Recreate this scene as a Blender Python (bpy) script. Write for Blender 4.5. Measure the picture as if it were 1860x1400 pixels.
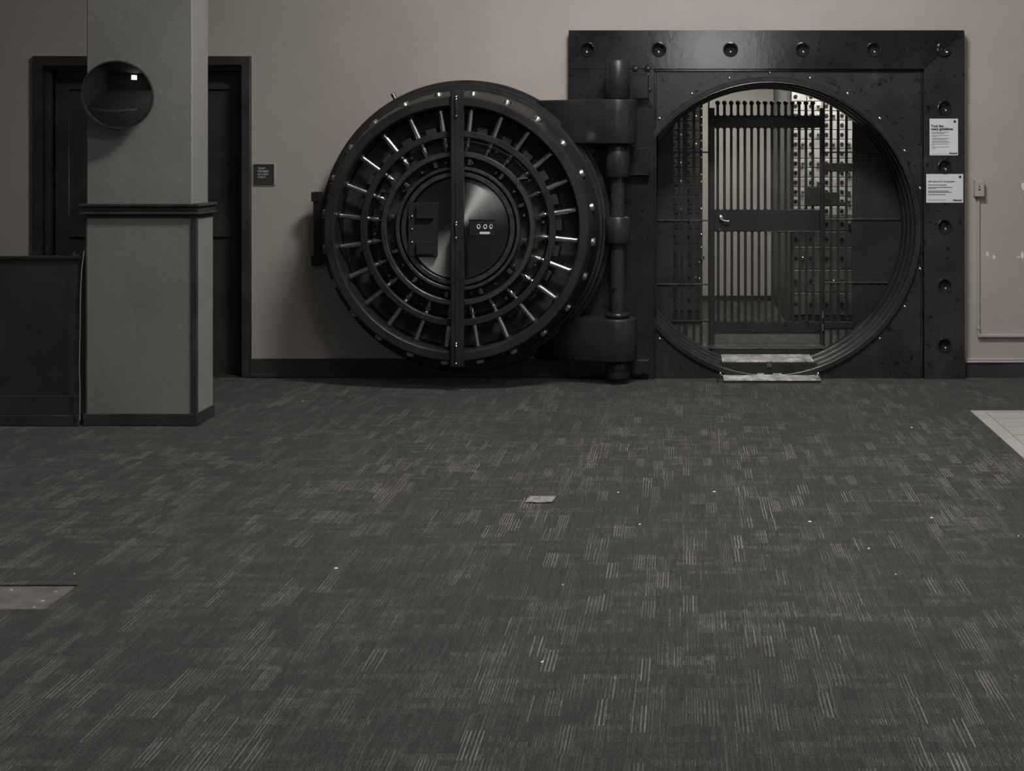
import bpy, bmesh, math, random
from mathutils import Vector, Matrix

for o in list(bpy.data.objects):
    bpy.data.objects.remove(o, do_unlink=True)
sc = bpy.context.scene
COL = sc.collection
random.seed(7)
PI = math.pi
R = math.radians

# ------------------------------------------------------------------ camera
F = 2400.0                      # focal length in pixels of the 1860 px wide frame
VPX, VPY, EYE = 1241.0, 280.0, 1.6
cam = bpy.data.cameras.new('camera')
cam.sensor_width = 36.0
cam.lens = F / 1860.0 * 36.0
cam.shift_x = (930.0 - VPX) / 1860.0
cam.shift_y = -(700.0 - VPY) / 1860.0
cam.clip_end = 100
camo = bpy.data.objects.new('camera', cam)
camo.location = (0, 0, EYE)
camo.rotation_euler = (PI / 2, 0, 0)
COL.objects.link(camo)
sc.camera = camo

# ------------------------------------------------------------------ world, exposure
W = bpy.data.worlds.new('world')
sc.world = W
W.use_nodes = True
W.node_tree.nodes['Background'].inputs[0].default_value = (0.75, 0.85, 1.0, 1)
W.node_tree.nodes['Background'].inputs[1].default_value = 0.5
sc.view_settings.view_transform = 'Standard'
sc.view_settings.look = 'None'
sc.view_settings.gamma = 1.0
sc.view_settings.use_curve_mapping = False
sc.view_settings.exposure = 0.0

WIN_POWER, SIDE_POWER = 8.5, 1.5   # daylight in the front and side window panes
LAMP_POWER = (100.0, 36.0, 13.0)   # ceiling fixtures of the hall: by the vault, middle, rear
VAULT_LAMP = 80.0                # fixtures inside the vault

# room extents
XL, XR, YB, YW, ZC = -6.4, 6.2, -6.0, 9.481, 4.9


# ------------------------------------------------------------------ helpers
def P(u, v, Y):
    return ((u - VPX) * Y / F, EYE - (v - VPY) * Y / F)


def PX(u, Y): return (u - VPX) * Y / F
def PZ(v, Y): return EYE - (v - VPY) * Y / F


WORLD_AT = {}


def link(o, parent=None, loc=None):
    COL.objects.link(o)
    pw = WORLD_AT.get(parent.name, Vector((0, 0, 0))) if parent else Vector((0, 0, 0))
    w = Vector(loc) if loc is not None else Vector((0, 0, 0))
    if parent:
        o.parent = parent
    o.location = w - pw
    WORLD_AT[o.name] = w
    return o


def empty(name, loc=(0, 0, 0)):
    o = bpy.data.objects.new(name, None)
    o.empty_display_size = 0.1
    return link(o, None, loc)


def tag(o, label=None, cat=None, group=None, kind=None):
    if label: o['label'] = label
    if cat: o['category'] = cat
    if group: o['group'] = group
    if kind: o['kind'] = kind
    return o


def to_mesh(bm, name, mat, smooth=None):
    bmesh.ops.recalc_face_normals(bm, faces=bm.faces)
    me = bpy.data.meshes.new(name)
    bm.to_mesh(me)
    bm.free()
    if mat is not None:
        me.materials.append(mat)
    if smooth is not None:
        for p in me.polygons: p.use_smooth = True
        try:
            me.set_sharp_from_angle(angle=R(smooth))
        except Exception:
            pass
    return me


def obj(name, data, mat=None, parent=None, loc=None, rot=None, smooth=None):
    """data: a bmesh (world coordinates unless loc is given) or a ready mesh"""
    if isinstance(data, bmesh.types.BMesh):
        data = to_mesh(data, name, mat, smooth)
    o = bpy.data.objects.new(name, data)
    link(o, parent, loc)
    if rot is not None:
        o.rotation_euler = rot
    return o


def BM(): return bmesh.new()


def box(bm, x0, x1, y0, y1, z0, z1, bev=0.0, seg=1):
    v = [bm.verts.new((x, y, z)) for x in (x0, x1) for y in (y0, y1) for z in (z0, z1)]
    fs = [(0, 1, 3, 2), (4, 6, 7, 5), (0, 4, 5, 1), (2, 3, 7, 6), (0, 2, 6, 4), (1, 5, 7, 3)]
    faces = [bm.faces.new([v[i] for i in f]) for f in fs]
    if bev > 0:
        edges = set()
        for f in faces: edges.update(f.edges)
        bmesh.ops.bevel(bm, geom=list(edges), offset=bev, segments=seg, affect='EDGES', profile=0.7)
    return bm


def boxm(x0, x1, y0, y1, z0, z1, bev=0.0, seg=1):
    return box(BM(), x0, x1, y0, y1, z0, z1, bev, seg)


def lathe(bm, prof, axis='Y', n=48, c=(0, 0, 0), closed=False, a0=0.0, a1=2 * PI):
    """prof: list of (radius, along-axis). Revolved about `axis` through c."""
    full = abs(a1 - a0 - 2 * PI) < 1e-6
    rings = []
    m = n if full else n + 1
    for (r, t) in prof:
        if r < 1e-6:
            p = {'Y': (0, t, 0), 'Z': (0, 0, t), 'X': (t, 0, 0)}[axis]
            rings.append([bm.verts.new((p[0] + c[0], p[1] + c[1], p[2] + c[2]))])
            continue
        ring = []
        for i in range(m):
            a = a0 + (a1 - a0) * i / n
            ca, sa = r * math.cos(a), r * math.sin(a)
            p = {'Y': (ca, t, sa), 'Z': (ca, sa, t), 'X': (t, ca, sa)}[axis]
            ring.append(bm.verts.new((p[0] + c[0], p[1] + c[1], p[2] + c[2])))
        rings.append(ring)
    prs = list(zip(rings[:-1], rings[1:]))
    if closed: prs.append((rings[-1], rings[0]))
    for A, B in prs:
        cnt = n if full else n
        for i in range(cnt):
            j = (i + 1) % m
            if len(A) == 1 and len(B) == 1: continue
            if len(A) == 1: bm.faces.new((A[0], B[i], B[j]))
            elif len(B) == 1: bm.faces.new((A[i], A[j], B[0]))
            else: bm.faces.new((A[i], A[j], B[j], B[i]))
    return bm


def tube(bm, pts, r, n=8):
    pts = [Vector(p) for p in pts]
    rings = []
    for i, p in enumerate(pts):
        d = (pts[min(i + 1, len(pts) - 1)] - pts[max(i - 1, 0)]).normalized()
        up = Vector((0, 0, 1)) if abs(d.z) < 0.9 else Vector((1, 0, 0))
        a = d.cross(up).normalized()
        b = d.cross(a).normalized()
        rings.append([bm.verts.new(p + a * r * math.cos(2 * PI * k / n) + b * r * math.sin(2 * PI * k / n)) for k in range(n)])
    for A, B in zip(rings[:-1], rings[1:]):
        for k in range(n):
            bm.faces.new((A[k], A[(k + 1) % n], B[(k + 1) % n], B[k]))
    bm.faces.new(rings[0][::-1]); bm.faces.new(rings[-1])
    return bm


def circ(cx, cz, r, n=40, a0=0.0, a1=2 * PI):
    full = abs(a1 - a0 - 2 * PI) < 1e-6
    k = n if full else n + 1
    return [(cx + r * math.cos(a0 + (a1 - a0) * i / n), cz + r * math.sin(a0 + (a1 - a0) * i / n)) for i in range(k)]


def rect(x0, x1, z0, z1): return [(x0, z0), (x1, z0), (x1, z1), (x0, z1)]


def plate(loops, y0, y1, bev=0.0, flat=False):
    """solid plate standing in the XZ plane between y0 and y1; loops[0] outline, the others holes.
    flat=True: lies in XY between z=y0 and z=y1"""
    cu = bpy.data.curves.new('tmp', 'CURVE')
    cu.dimensions = '2D'
    cu.fill_mode = 'BOTH'
    cu.extrude = abs(y1 - y0) / 2 - bev
    cu.bevel_depth = bev
    cu.bevel_resolution = 1
    if bev > 0: cu.offset = -bev
    for lp in loops:
        s = cu.splines.new('POLY')
        s.points.add(len(lp) - 1)
        for p, (x, z) in zip(s.points, lp): p.co = (x, z, 0, 1)
        s.use_cyclic_u = True
    o = bpy.data.objects.new('tmp', cu)
    COL.objects.link(o)
    dg = bpy.context.evaluated_depsgraph_get()
    dg.update()
    me = bpy.data.meshes.new_from_object(o.evaluated_get(dg))
    bm = bmesh.new()
    bm.from_mesh(me)
    ym = (y0 + y1) / 2
    for v in bm.verts:
        x, y, z = v.co
        v.co = (x, y, ym + z) if flat else (x, ym - z, y)
    bmesh.ops.remove_doubles(bm, verts=bm.verts, dist=1e-6)
    bpy.data.objects.remove(o)
    bpy.data.curves.remove(cu)
    bpy.data.meshes.remove(me)
    return bm


def merge_bm(dst, src, mat=None):
    me = bpy.data.meshes.new('t')
    src.to_mesh(me); src.free()
    if mat is not None: me.transform(mat)
    dst.from_mesh(me)
    bpy.data.meshes.remove(me)
    return dst


def text(name, body, x, y, z, size, mat, parent, align='LEFT', bold=0.0, shear=0.0, sx=1.0):
    cu = bpy.data.curves.new('t', 'FONT')
    cu.body = body
    cu.size = size
    cu.align_x = align
    cu.extrude = 0.0004
    cu.offset = bold
    cu.shear = shear
    cu.resolution_u = 2
    o = bpy.data.objects.new('t', cu)
    COL.objects.link(o)
    dg = bpy.context.evaluated_depsgraph_get(); dg.update()
    me = bpy.data.meshes.new_from_object(o.evaluated_get(dg))
    bpy.data.objects.remove(o); bpy.data.curves.remove(cu)
    me.transform(Matrix.Translation((x, y, z)) @ Matrix.Rotation(PI / 2, 4, 'X') @ Matrix.Diagonal((sx, 1, 1, 1)))
    me.materials.clear(); me.materials.append(mat)
    return obj(name, me, None, parent)


# ------------------------------------------------------------------ materials
class N:
    """tiny node-graph helper"""
    def __init__(s, name):
        s.m = bpy.data.materials.new(name)
        s.m.use_nodes = True
        s.t = s.m.node_tree
        s.b = s.t.nodes['Principled BSDF']

    def new(s, typ, **kw):
        n = s.t.nodes.new(typ)
        for k, v in kw.items(): setattr(n, k, v)
        return n

    def put(s, sock, v):
        if hasattr(v, 'is_linked') or isinstance(v, bpy.types.NodeSocket): s.t.links.new(v, sock)
        else: sock.default_value = v

    def math(s, op, a, b=None, c=None, clamp=False):
        n = s.new('ShaderNodeMath', operation=op, use_clamp=clamp)
        for i, v in enumerate((a, b, c)):
            if v is not None: s.put(n.inputs[i], v)
        return n.outputs[0]

    def coords(s):
        return s.new('ShaderNodeTexCoord').outputs['Object']

    def geo(s):
        return s.new('ShaderNodeNewGeometry').outputs['Position']

    def sep(s, v):
        n = s.new('ShaderNodeSeparateXYZ'); s.put(n.inputs[0], v); return n.outputs

    def comb(s, x, y, z=0.0):
        n = s.new('ShaderNodeCombineXYZ')
        for i, v in enumerate((x, y, z)): s.put(n.inputs[i], v)
        return n.outputs[0]

    def noise(s, vec, scale, detail=3, rough=0.55, dist=0.0):
        n = s.new('ShaderNodeTexNoise')
        s.put(n.inputs['Vector'], vec)
        n.inputs['Scale'].default_value = scale
        n.inputs['Detail'].default_value = detail
        n.inputs['Roughness'].default_value = rough
        n.inputs['Distortion'].default_value = dist
        return n.outputs[0]

    def white(s, vec):
        n = s.new('ShaderNodeTexWhiteNoise', noise_dimensions='3D')
        s.put(n.inputs['Vector'], vec)
        return n.outputs['Value']

    def ramp(s, fac, stops):
        n = s.new('ShaderNodeValToRGB')
        s.put(n.inputs[0], fac)
        e = n.color_ramp.elements
        while len(e) < len(stops): e.new(0.5)
        for el, (p, c) in zip(e, stops):
            el.position = p
            el.color = (*c, 1) if len(c) == 3 else c
        return n.outputs[0]

    def mix(s, fac, a, b):
        n = s.new('ShaderNodeMix', data_type='RGBA')
        s.put(n.inputs[0], fac)
        s.put(n.inputs[6], (*a, 1) if isinstance(a, tuple) and len(a) == 3 else a)
        s.put(n.inputs[7], (*b, 1) if isinstance(b, tuple) and len(b) == 3 else b)
        return n.outputs[2]

    def bump(s, h, strength=0.2, dist=0.01):
        n = s.new('ShaderNodeBump')
        n.inputs['Strength'].default_value = strength
        n.inputs['Distance'].default_value = dist
        s.put(n.inputs['Height'], h)
        s.t.links.new(n.outputs[0], s.b.inputs['Normal'])


def simple(name, col, rough=0.5, metal=0.0, var=0.25, scale=6.0, bump=0.0, bscale=60.0, spec=0.5):
    g = N(name)
    v = g.geo()
    nz = g.noise(v, scale, 4)
    lo = tuple(c * (1 - var) for c in col); hi = tuple(min(1, c * (1 + var)) for c in col)
    g.put(g.b.inputs['Base Color'], g.ramp(nz, [(0.3, lo), (0.7, hi)]))
    g.b.inputs['Roughness'].default_value = rough
    rn = g.math('MULTIPLY_ADD', nz, rough * 0.5, rough * 0.75)
    g.put(g.b.inputs['Roughness'], rn)
    g.b.inputs['Metallic'].default_value = metal
    g.b.inputs['Specular IOR Level'].default_value = spec
    if bump > 0: g.bump(g.noise(v, bscale, 4), bump, 0.004)
    return g.m


def emit(name, col, strength):
    g = N(name)
    g.b.inputs['Base Color'].default_value = (*col, 1)
    g.b.inputs['Emission Color'].default_value = (*col, 1)
    g.b.inputs['Emission Strength'].default_value = strength
    return g.m


def wall_mat():
    g = N('beige_plaster')
    v = g.geo()
    n1 = g.noise(v, 0.9, 4, 0.6)
    n2 = g.noise(v, 14.0, 5, 0.65)
    c = g.ramp(n1, [(0.3, (0.40, 0.364, 0.335)), (0.7, (0.48, 0.436, 0.400))])
    c = g.mix(g.math('MULTIPLY', n2, 0.22), c, (0.33, 0.308, 0.28))
    g.put(g.b.inputs['Base Color'], c)
    g.b.inputs['Roughness'].default_value = 0.75
    g.b.inputs['Specular IOR Level'].default_value = 0.2
    g.bump(g.math('ADD', n2, g.math('MULTIPLY', g.noise(v, 90, 3), 0.4)), 0.18, 0.01)
    return g.m


def column_mat():
    g = N('grey_column_paint')
    v = g.geo()
    n1 = g.noise(v, 2.2, 5, 0.6)
    n2 = g.noise(v, 26.0, 4, 0.6)
    c = g.ramp(n1, [(0.3, (0.225, 0.223, 0.214)), (0.7, (0.275, 0.271, 0.259))])
    g.put(g.b.inputs['Base Color'], c)
    g.b.inputs['Roughness'].default_value = 0.6
    g.bump(g.math('ADD', g.math('MULTIPLY', n1, 1.4), g.math('MULTIPLY', n2, 0.05)), 0.25, 0.03)
    return g.m


def carpet_mat():
    g = N('striped_carpet')
    x, y, z = g.sep(g.geo())
    fl = lambda a: g.math('FLOOR', a)
    fr = lambda a: g.math('FRACT', a)
    dv = lambda a, b: g.math('DIVIDE', a, b)
    gt = lambda a, b: g.math('GREATER_THAN', a, b)
    mul = lambda a, b: g.math('MULTIPLY', a, b)
    add = lambda a, b: g.math('ADD', a, b)
    lt = lambda a, b: g.math('LESS_THAN', a, b)
    # layer A: long groups of single strands running away from the viewer
    bx = fl(dv(x, 0.05))
    ya = add(y, mul(g.white(g.comb(bx, 3.0, 1.0)), 0.9))
    by = fl(dv(ya, 0.18))
    rA = g.white(g.comb(bx, by, 5.0))
    pA = g.math('MULTIPLY_ADD', g.white(g.comb(bx, by, 2.0)), 0.0065, 0.0076)
    tA = dv(x, pA)
    sA = mul(lt(fr(tA), 0.34), g.math('MULTIPLY_ADD', g.white(g.comb(fl(tA), by, 9.0)), 0.9, 0.1))
    A = mul(g.math('POWER', g.math('MAXIMUM', dv(g.math('SUBTRACT', rA, 0.35), 0.65), 0.0), 1.7), sA)
    # layer B: short wide rows of dashes
    by2 = fl(dv(y, 0.036))
    bx2 = fl(add(dv(x, 0.19), mul(g.white(g.comb(by2, 7.0, 2.0)), 5.0)))
    rB = g.white(g.comb(bx2, by2, 6.0))
    tB = dv(x, 0.0076)
    sB = mul(lt(fr(tB), 0.45), g.white(g.comb(fl(tB), by2, 4.0)))
    B = mul(g.math('POWER', g.math('MAXIMUM', dv(g.math('SUBTRACT', rB, 0.4), 0.6), 0.0), 1.4), sB)
    # layer C: faint fine strands everywhere
    C = g.white(g.comb(fl(dv(x, 0.0046)), fl(dv(y, 0.09)), 8.0))
    fz = g.noise(g.comb(mul(x, 1.0), mul(y, 0.3), 0.0), 240.0, 2, 0.6)
    big = g.noise(g.comb(mul(x, 1.0), mul(y, 0.55), 0.0), 1.7, 4, 0.65)
    wear = g.math('MULTIPLY_ADD', g.white(g.comb(fl(dv(x, 0.0038)), fl(dv(y, 0.022)), 11.0)), 0.75, 0.4)
    f = mul(add(mul(A, 1.45), mul(B, 0.68)), wear)
    f = mul(f, g.math('MAXIMUM', g.math('MULTIPLY_ADD', big, 2.2, -0.25), 0.1))
    f = add(f, add(mul(C, 0.12), mul(g.math('SUBTRACT', fz, 0.5), 0.60)))
    f = g.math('MAXIMUM', g.math('MINIMUM', f, 1.0), 0.0)
    base = g.mix(f, (0.0205, 0.0202, 0.0195), (0.27, 0.264, 0.248))
    # broad worn patches
    c2 = g.mix(g.math('MULTIPLY', g.noise(g.comb(x, mul(y, 0.6), 3.0), 0.9, 4, 0.6), 0.5), base, (0.017, 0.0167, 0.016))
    g.put(g.b.inputs['Base Color'], c2)
    g.b.inputs['Roughness'].default_value = 0.95
    g.b.inputs['Specular IOR Level'].default_value = 0.1
    g.b.inputs['Sheen Weight'].default_value = 0.15
    g.bump(add(C, mul(f, 0.6)), 0.5, 0.004)
    return g.m


def black_paint(name, base=0.030, rough=0.42, chips=0.0, tint=(1, 1, 1.0), spec=0.5):
    g = N(name)
    v = g.geo()
    n1 = g.noise(v, 3.5, 5, 0.65)
    n2 = g.noise(v, 22.0, 5, 0.6, 0.4)
    lo = tuple(base * 0.72 * t for t in tint); hi = tuple(base * 1.35 * t for t in tint)
    c = g.ramp(n1, [(0.32, lo), (0.68, hi)])
    if chips > 0:
        ch = g.ramp(n2, [(0.60, (0, 0, 0)), (0.66, (1, 1, 1))])
        c = g.mix(g.math('MULTIPLY', ch, chips), c, (0.008, 0.008, 0.008))
    g.put(g.b.inputs['Base Color'], c)
    g.put(g.b.inputs['Roughness'], g.math('MULTIPLY_ADD', n1, rough * 0.9, rough * 0.55))
    g.b.inputs['Specular IOR Level'].default_value = spec
    g.bump(n2, 0.06, 0.006)
    return g.m


def brushed_disc():
    g = N('turned_steel')
    v = g.coords()
    x, y, z = g.sep(v)
    rad = g.math('SQRT', g.math('ADD', g.math('MULTIPLY', x, x), g.math('MULTIPLY', z, z)))
    rings = g.noise(g.comb(g.math('MULTIPLY', rad, 160), 0.0, 0.0), 1.0, 3)
    g.put(g.b.inputs['Base Color'], g.ramp(rings, [(0.3, (0.24, 0.24, 0.235)), (0.7, (0.34, 0.34, 0.33))]))
    g.b.inputs['Metallic'].default_value = 1.0
    g.b.inputs['Roughness'].default_value = 0.34
    g.b.inputs['Anisotropic'].default_value = 0.92
    g.b.inputs['Anisotropic Rotation'].default_value = 0.25
    tn = g.new('ShaderNodeTangent', direction_type='RADIAL', axis='Y')
    g.t.links.new(tn.outputs[0], g.b.inputs['Tangent'])
    return g.m


def tread_mat():
    g = N('worn_tread_plate')
    v = g.geo()
    x, y, z = g.sep(v)
    n = g.noise(g.comb(g.math('MULTIPLY', x, 6), g.math('MULTIPLY', y, 3), z), 2.2, 5, 0.65, 0.6)
    g.put(g.b.inputs['Base Color'], g.ramp(n, [(0.34, (0.16, 0.16, 0.15)), (0.52, (0.45, 0.45, 0.43)), (0.66, (0.80, 0.79, 0.76))]))
    g.b.inputs['Metallic'].default_value = 0.15
    g.put(g.b.inputs['Roughness'], g.math('MULTIPLY_ADD', n, 0.3, 0.3))
    g.bump(n, 0.2, 0.004)
    return g.m


M = {}
M['wall'] = wall_mat()
M['column'] = column_mat()
M['carpet'] = carpet_mat()
M['room'] = simple('hall_paint', (0.10, 0.095, 0.09), 0.8, var=0.1, scale=1.5)
M['ceiling'] = simple('ceiling_paint', (0.20, 0.19, 0.18), 0.85, var=0.08, scale=1.5)
M['black'] = black_paint('black_trim_paint', 0.042, 0.5, spec=0.3)
M['blackwood'] = black_paint('black_stained_wood', 0.040, 0.5, spec=0.3, tint=(1.05, 1.0, 0.95))
M['frame'] = black_paint('black_vault_enamel', 0.021, 0.13, chips=0.8, spec=0.5)
M['frame2'] = black_paint('black_vault_enamel_chipped', 0.029, 0.24, chips=1.0, spec=0.4)
M['doorblk'] = black_paint('dark_vault_steel', 0.024, 0.36, chips=0.5, spec=0.35)
M['ring'] = black_paint('dark_grey_ring_enamel', 0.024, 0.36, chips=0.5, spec=0.4)
M['recess'] = black_paint('matt_black_recess', 0.028, 0.6, spec=0.2)
M['steel'] = simple('polished_bolt_steel', (0.62, 0.62, 0.60), 0.28, 1.0, var=0.05, scale=5)
M['dsteel'] = simple('dull_steel', (0.20, 0.20, 0.195), 0.30, 0.9, var=0.25, scale=20)
M['chrome'] = simple('bright_steel', (0.78, 0.78, 0.76), 0.14, 1.0, var=0.05)
M['disc'] = brushed_disc()
M['tread'] = tread_mat()
M['gate'] = black_paint('black_gate_steel', 0.026, 0.45, spec=0.3)
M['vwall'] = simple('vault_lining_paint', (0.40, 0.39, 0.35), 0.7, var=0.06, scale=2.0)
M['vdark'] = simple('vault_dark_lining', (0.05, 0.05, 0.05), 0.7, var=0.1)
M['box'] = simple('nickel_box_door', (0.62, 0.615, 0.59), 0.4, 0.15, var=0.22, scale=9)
M['boxdim'] = simple('dimmed_box_door', (0.10, 0.098, 0.093), 0.45, 0.2, var=0.25, scale=9)  # left cabinet's dimness away from the lamps, put into the door colour
M['boxshade'] = simple('shaded_box_door', (0.13, 0.128, 0.122), 0.4, 0.2, var=0.3, scale=9)  # lower doors: light falling off down the rows, painted in as darker colour
M['boxframe'] = simple('box_cabinet_frame', (0.07, 0.07, 0.068), 0.5, 0.3, var=0.2)
M['paper'] = simple('white_paper', (0.70, 0.73, 0.75), 0.7, var=0.03)
M['ink'] = simple('black_ink', (0.03, 0.03, 0.035), 0.7, var=0.1)
M['white'] = simple('white_lettering', (0.72, 0.72, 0.72), 0.6, var=0.02)
M['chip'] = simple('white_plaster_chip', (0.80, 0.79, 0.76), 0.8, var=0.05)
M['stone'] = simple('pale_stone', (0.37, 0.365, 0.345), 0.55, var=0.1, scale=5)
M['concrete'] = simple('bare_concrete', (0.12, 0.116, 0.105), 0.75, var=0.35, scale=11, bump=0.2)
M['scrap'] = simple('grey_scrap', (0.21, 0.205, 0.195), 0.7, var=0.5, scale=60)
M['grout'] = simple('dark_joint', (0.07, 0.068, 0.062), 0.9, var=0.1)
M['mirror'] = simple('dark_convex_mirror', (0.38, 0.38, 0.38), 0.03, 1.0, var=0.0)
M['cable'] = simple('grey_cable', (0.22, 0.215, 0.2), 0.6, var=0.1)
M['window'] = emit('daylight_pane', (0.94, 0.97, 1.0), WIN_POWER)
for _i, _p in enumerate(LAMP_POWER): M['lamp%d' % _i] = emit('lamp_diffuser', (1.0, 0.965, 0.91), _p)
M['sidewindow'] = emit('side_daylight_pane', (0.86, 0.93, 1.0), SIDE_POWER)
M['vlamp'] = emit('vault_lamp_diffuser', (1.0, 0.96, 0.88), VAULT_LAMP)

# ================================================================== STRUCTURE
# ---- floor: carpet with two cut-outs
pl_x1, pl_y1 = PX(143, 1.6 * F / (1061 - VPY)), 1.6 * F / (1061 - VPY)
pl_y0 = 1.6 * F / (1106 - VPY)
left_cut = rect(XL + 0.3, PX(143, pl_y1), pl_y0, pl_y1)
rs_y1 = 1.6 * F / (745 - VPY)
rs_x0 = PX(1761, rs_y1)
right_cut = rect(rs_x0, XR - 0.3, 3.4, rs_y1)
fl = obj('floor', plate([rect(XL, XR, YB, YW + 0.02), left_cut, right_cut], -0.009, 0.0, flat=True), M['carpet'])
tag(fl, 'dark grey carpet with fine broken stripes across the hall', kind='structure')
sub = obj('floor_patch', boxm(left_cut[0][0], left_cut[1][0], pl_y0, pl_y1, -0.03, -0.007), M['concrete'])
tag(sub, 'bare concrete strip where the carpet is missing', kind='structure')
bd = obj('floor_inlay', boxm(rs_x0, XR - 0.3, 3.4, rs_y1, -0.03, -0.008), M['grout'])
tag(bd, 'pale stone floor beside the carpet edge', kind='structure')
# border strips and stone slabs
obj('border_strip', boxm(rs_x0 + 0.004, rs_x0 + 0.085, 3.42, rs_y1 - 0.05, -0.012, 0.0), M['stone'], bd)
obj('border_strip', boxm(rs_x0 + 0.004, XR - 0.32, rs_y1 - 0.046, rs_y1 - 0.004, -0.012, 0.0), M['stone'], bd)
yy = rs_y1 - 0.052
rows = [0.20, 0.235, 0.235, 0.235, 0.235, 0.235, 0.235, 0.235, 0.235]
for ri, d in enumerate(rows):
    xx = rs_x0 + 0.091
    k = 0
    while xx < 5.0:
        w = 1.22 if (k or ri % 2) else 0.8
        obj('slab', boxm(xx, xx + w - 0.006, yy - d + 0.006, yy, -0.012, -0.001 + 0.0008 * ((k * 7 + ri * 3) % 3)), M['stone'], bd)
        xx += w; k += 1
    yy -= d

# ---- back wall with the vault opening and the doorway
OX, OZ = 0.618, 1.068           # centre of the vault opening
DX0, DX1, DZ1 = PX(62, YW), PX(457, YW), PZ(102, YW)
wb = obj('wall_back', plate([[(XL, 0), (DX0 + 0.02, 0), (DX0 + 0.02, DZ1 - 0.02), (DX1 - 0.02, DZ1 - 0.02), (DX1 - 0.02, 0), (XR, 0), (XR, ZC), (XL, ZC)],
                             circ(OX, OZ, 1.0755, 96)], YW, YW + 0.42), M['wall'])
tag(wb, 'beige plastered wall behind the vault', kind='structure')
# plaster chips on the right of the vault
for (u, v, w, h, s) in [(1793.5, 461, 5, 9, 1), (1805.5, 466.5, 6, 8, 2), (1857, 463, 5, 14, 3), (1858.5, 338, 7, 13, 4), (1850, 466.5, 9, 2, 5)]:
    rnd = random.Random(s)
    cx, cz = P(u, v, YW)
    lp = [(cx + (w / 2 / 253) * (0.75 + 0.4 * rnd.random()) * math.cos(a), cz + (h / 2 / 253) * (0.75 + 0.4 * rnd.random()) * math.sin(a)) for a in [i * PI / 5 for i in range(10)]]
    obj('plaster_chip', plate([lp], YW - 0.0015, YW + 0.001), M['chip'], wb)

obj_l = obj('wall_left', boxm(XL - 0.2, XL, YB, YW, 0, ZC), M['room']); tag(obj_l, 'plain painted side wall of the hall', kind='structure')
obj_c = obj('ceiling', boxm(XL - 0.2, XR + 0.2, YB - 0.2, YW + 0.4, ZC, ZC + 0.2), M['ceiling']); tag(obj_c, 'plain painted ceiling of the hall', kind='structure')


def window_wall(name, axis, pos, wins, lo, hi, thick):
    """wall with real window openings; axis 'X' = wall in the YZ plane at x=pos"""
    bm = plate([rect(lo, hi, 0, ZC)] + [rect(*w) for w in wins], 0, thick)
    if axis == 'X':
        bm.transform(Matrix(((0, 1, 0, pos), (1, 0, 0, 0), (0, 0, 1, 0), (0, 0, 0, 1))))
    else:
        bm.transform(Matrix(((1, 0, 0, 0), (0, -1, 0, pos), (0, 0, 1, 0), (0, 0, 0, 1))))
    o = obj(name, bm, M['room'])
    tag(o, 'plain painted wall with tall windows', kind='structure')
    return o


win_front = [(-0.2, 1.4, 2.9, 4.3)]
win_right = [(1.2, 2.7, 1.3, 4.0), (3.9, 5.4, 1.3, 4.0), (-2.6, -1.1, 1.3, 4.0)]
window_wall('wall_front', 'Y', YB, win_front, XL, XR, 0.3)
window_wall('wall_right', 'X', XR, win_right, YB, YW, 0.3)
wn = 0
for axis, wins in (('Y', win_front), ('X', win_right)):
    for (a, b, z0, z1) in wins:
        wn += 1
        def T(p0, p1, d0, d1, q0, q1):
            if axis == 'Y': return boxm(p0, p1, YB - d1, YB - d0, q0, q1)
            return boxm(XR + d0, XR + d1, p0, p1, q0, q1)
        w = obj('window_%d' % wn, T(a, b, 0.16, 0.17, z0, z1), M['window'] if axis == 'Y' else M['sidewindow'])
        tag(w, 'tall daylit window of the hall', kind='structure')
        for k in range(4):
            t = a + (b - a) * k / 3
            obj('mullion', T(max(a, t - 0.025), min(b, t + 0.025), 0.10, 0.16, z0, z1), M['blackwood'], w)
        for k in range(4):
            t = z0 + (z1 - z0) * k / 3
            obj('glazing_bar', T(a, b, 0.10, 0.155, max(z0, t - 0.025), min(z1, t + 0.025)), M['blackwood'], w)

# ---- skirtings
bx1 = PX(1033, YW)
b1 = obj('baseboard_left', boxm(DX1, bx1, YW - 0.022, YW, 0, PZ(651, YW)), M['black'])
tag(b1, 'black skirting board left of the vault', kind='structure')
obj('shoe_moulding', boxm(DX1, bx1, YW - 0.034, YW - 0.022, 0, 0.03, 0.006), M['black'], b1)
bx2 = PX(1753, YW)
b2 = obj('baseboard_right', boxm(bx2, XR, YW - 0.022, YW, 0, PZ(658, YW)), M['black'])
tag(b2, 'black skirting board right of the vault', kind='structure')
cap = BM(); box(cap, bx2, XR, YW - 0.032, YW, PZ(658, YW), PZ(654.5, YW), 0.004); box(cap, bx2, XR, YW - 0.018, YW, PZ(654.5, YW), PZ(650, YW), 0.004)
obj('cap_moulding', cap, M['wall'], b2)
b3 = obj('baseboard_far', boxm(XL, DX0, YW - 0.022, YW, 0, PZ(651, YW)), M['black'])
tag(b3, 'black skirting board left of the double door', kind='structure')

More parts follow.
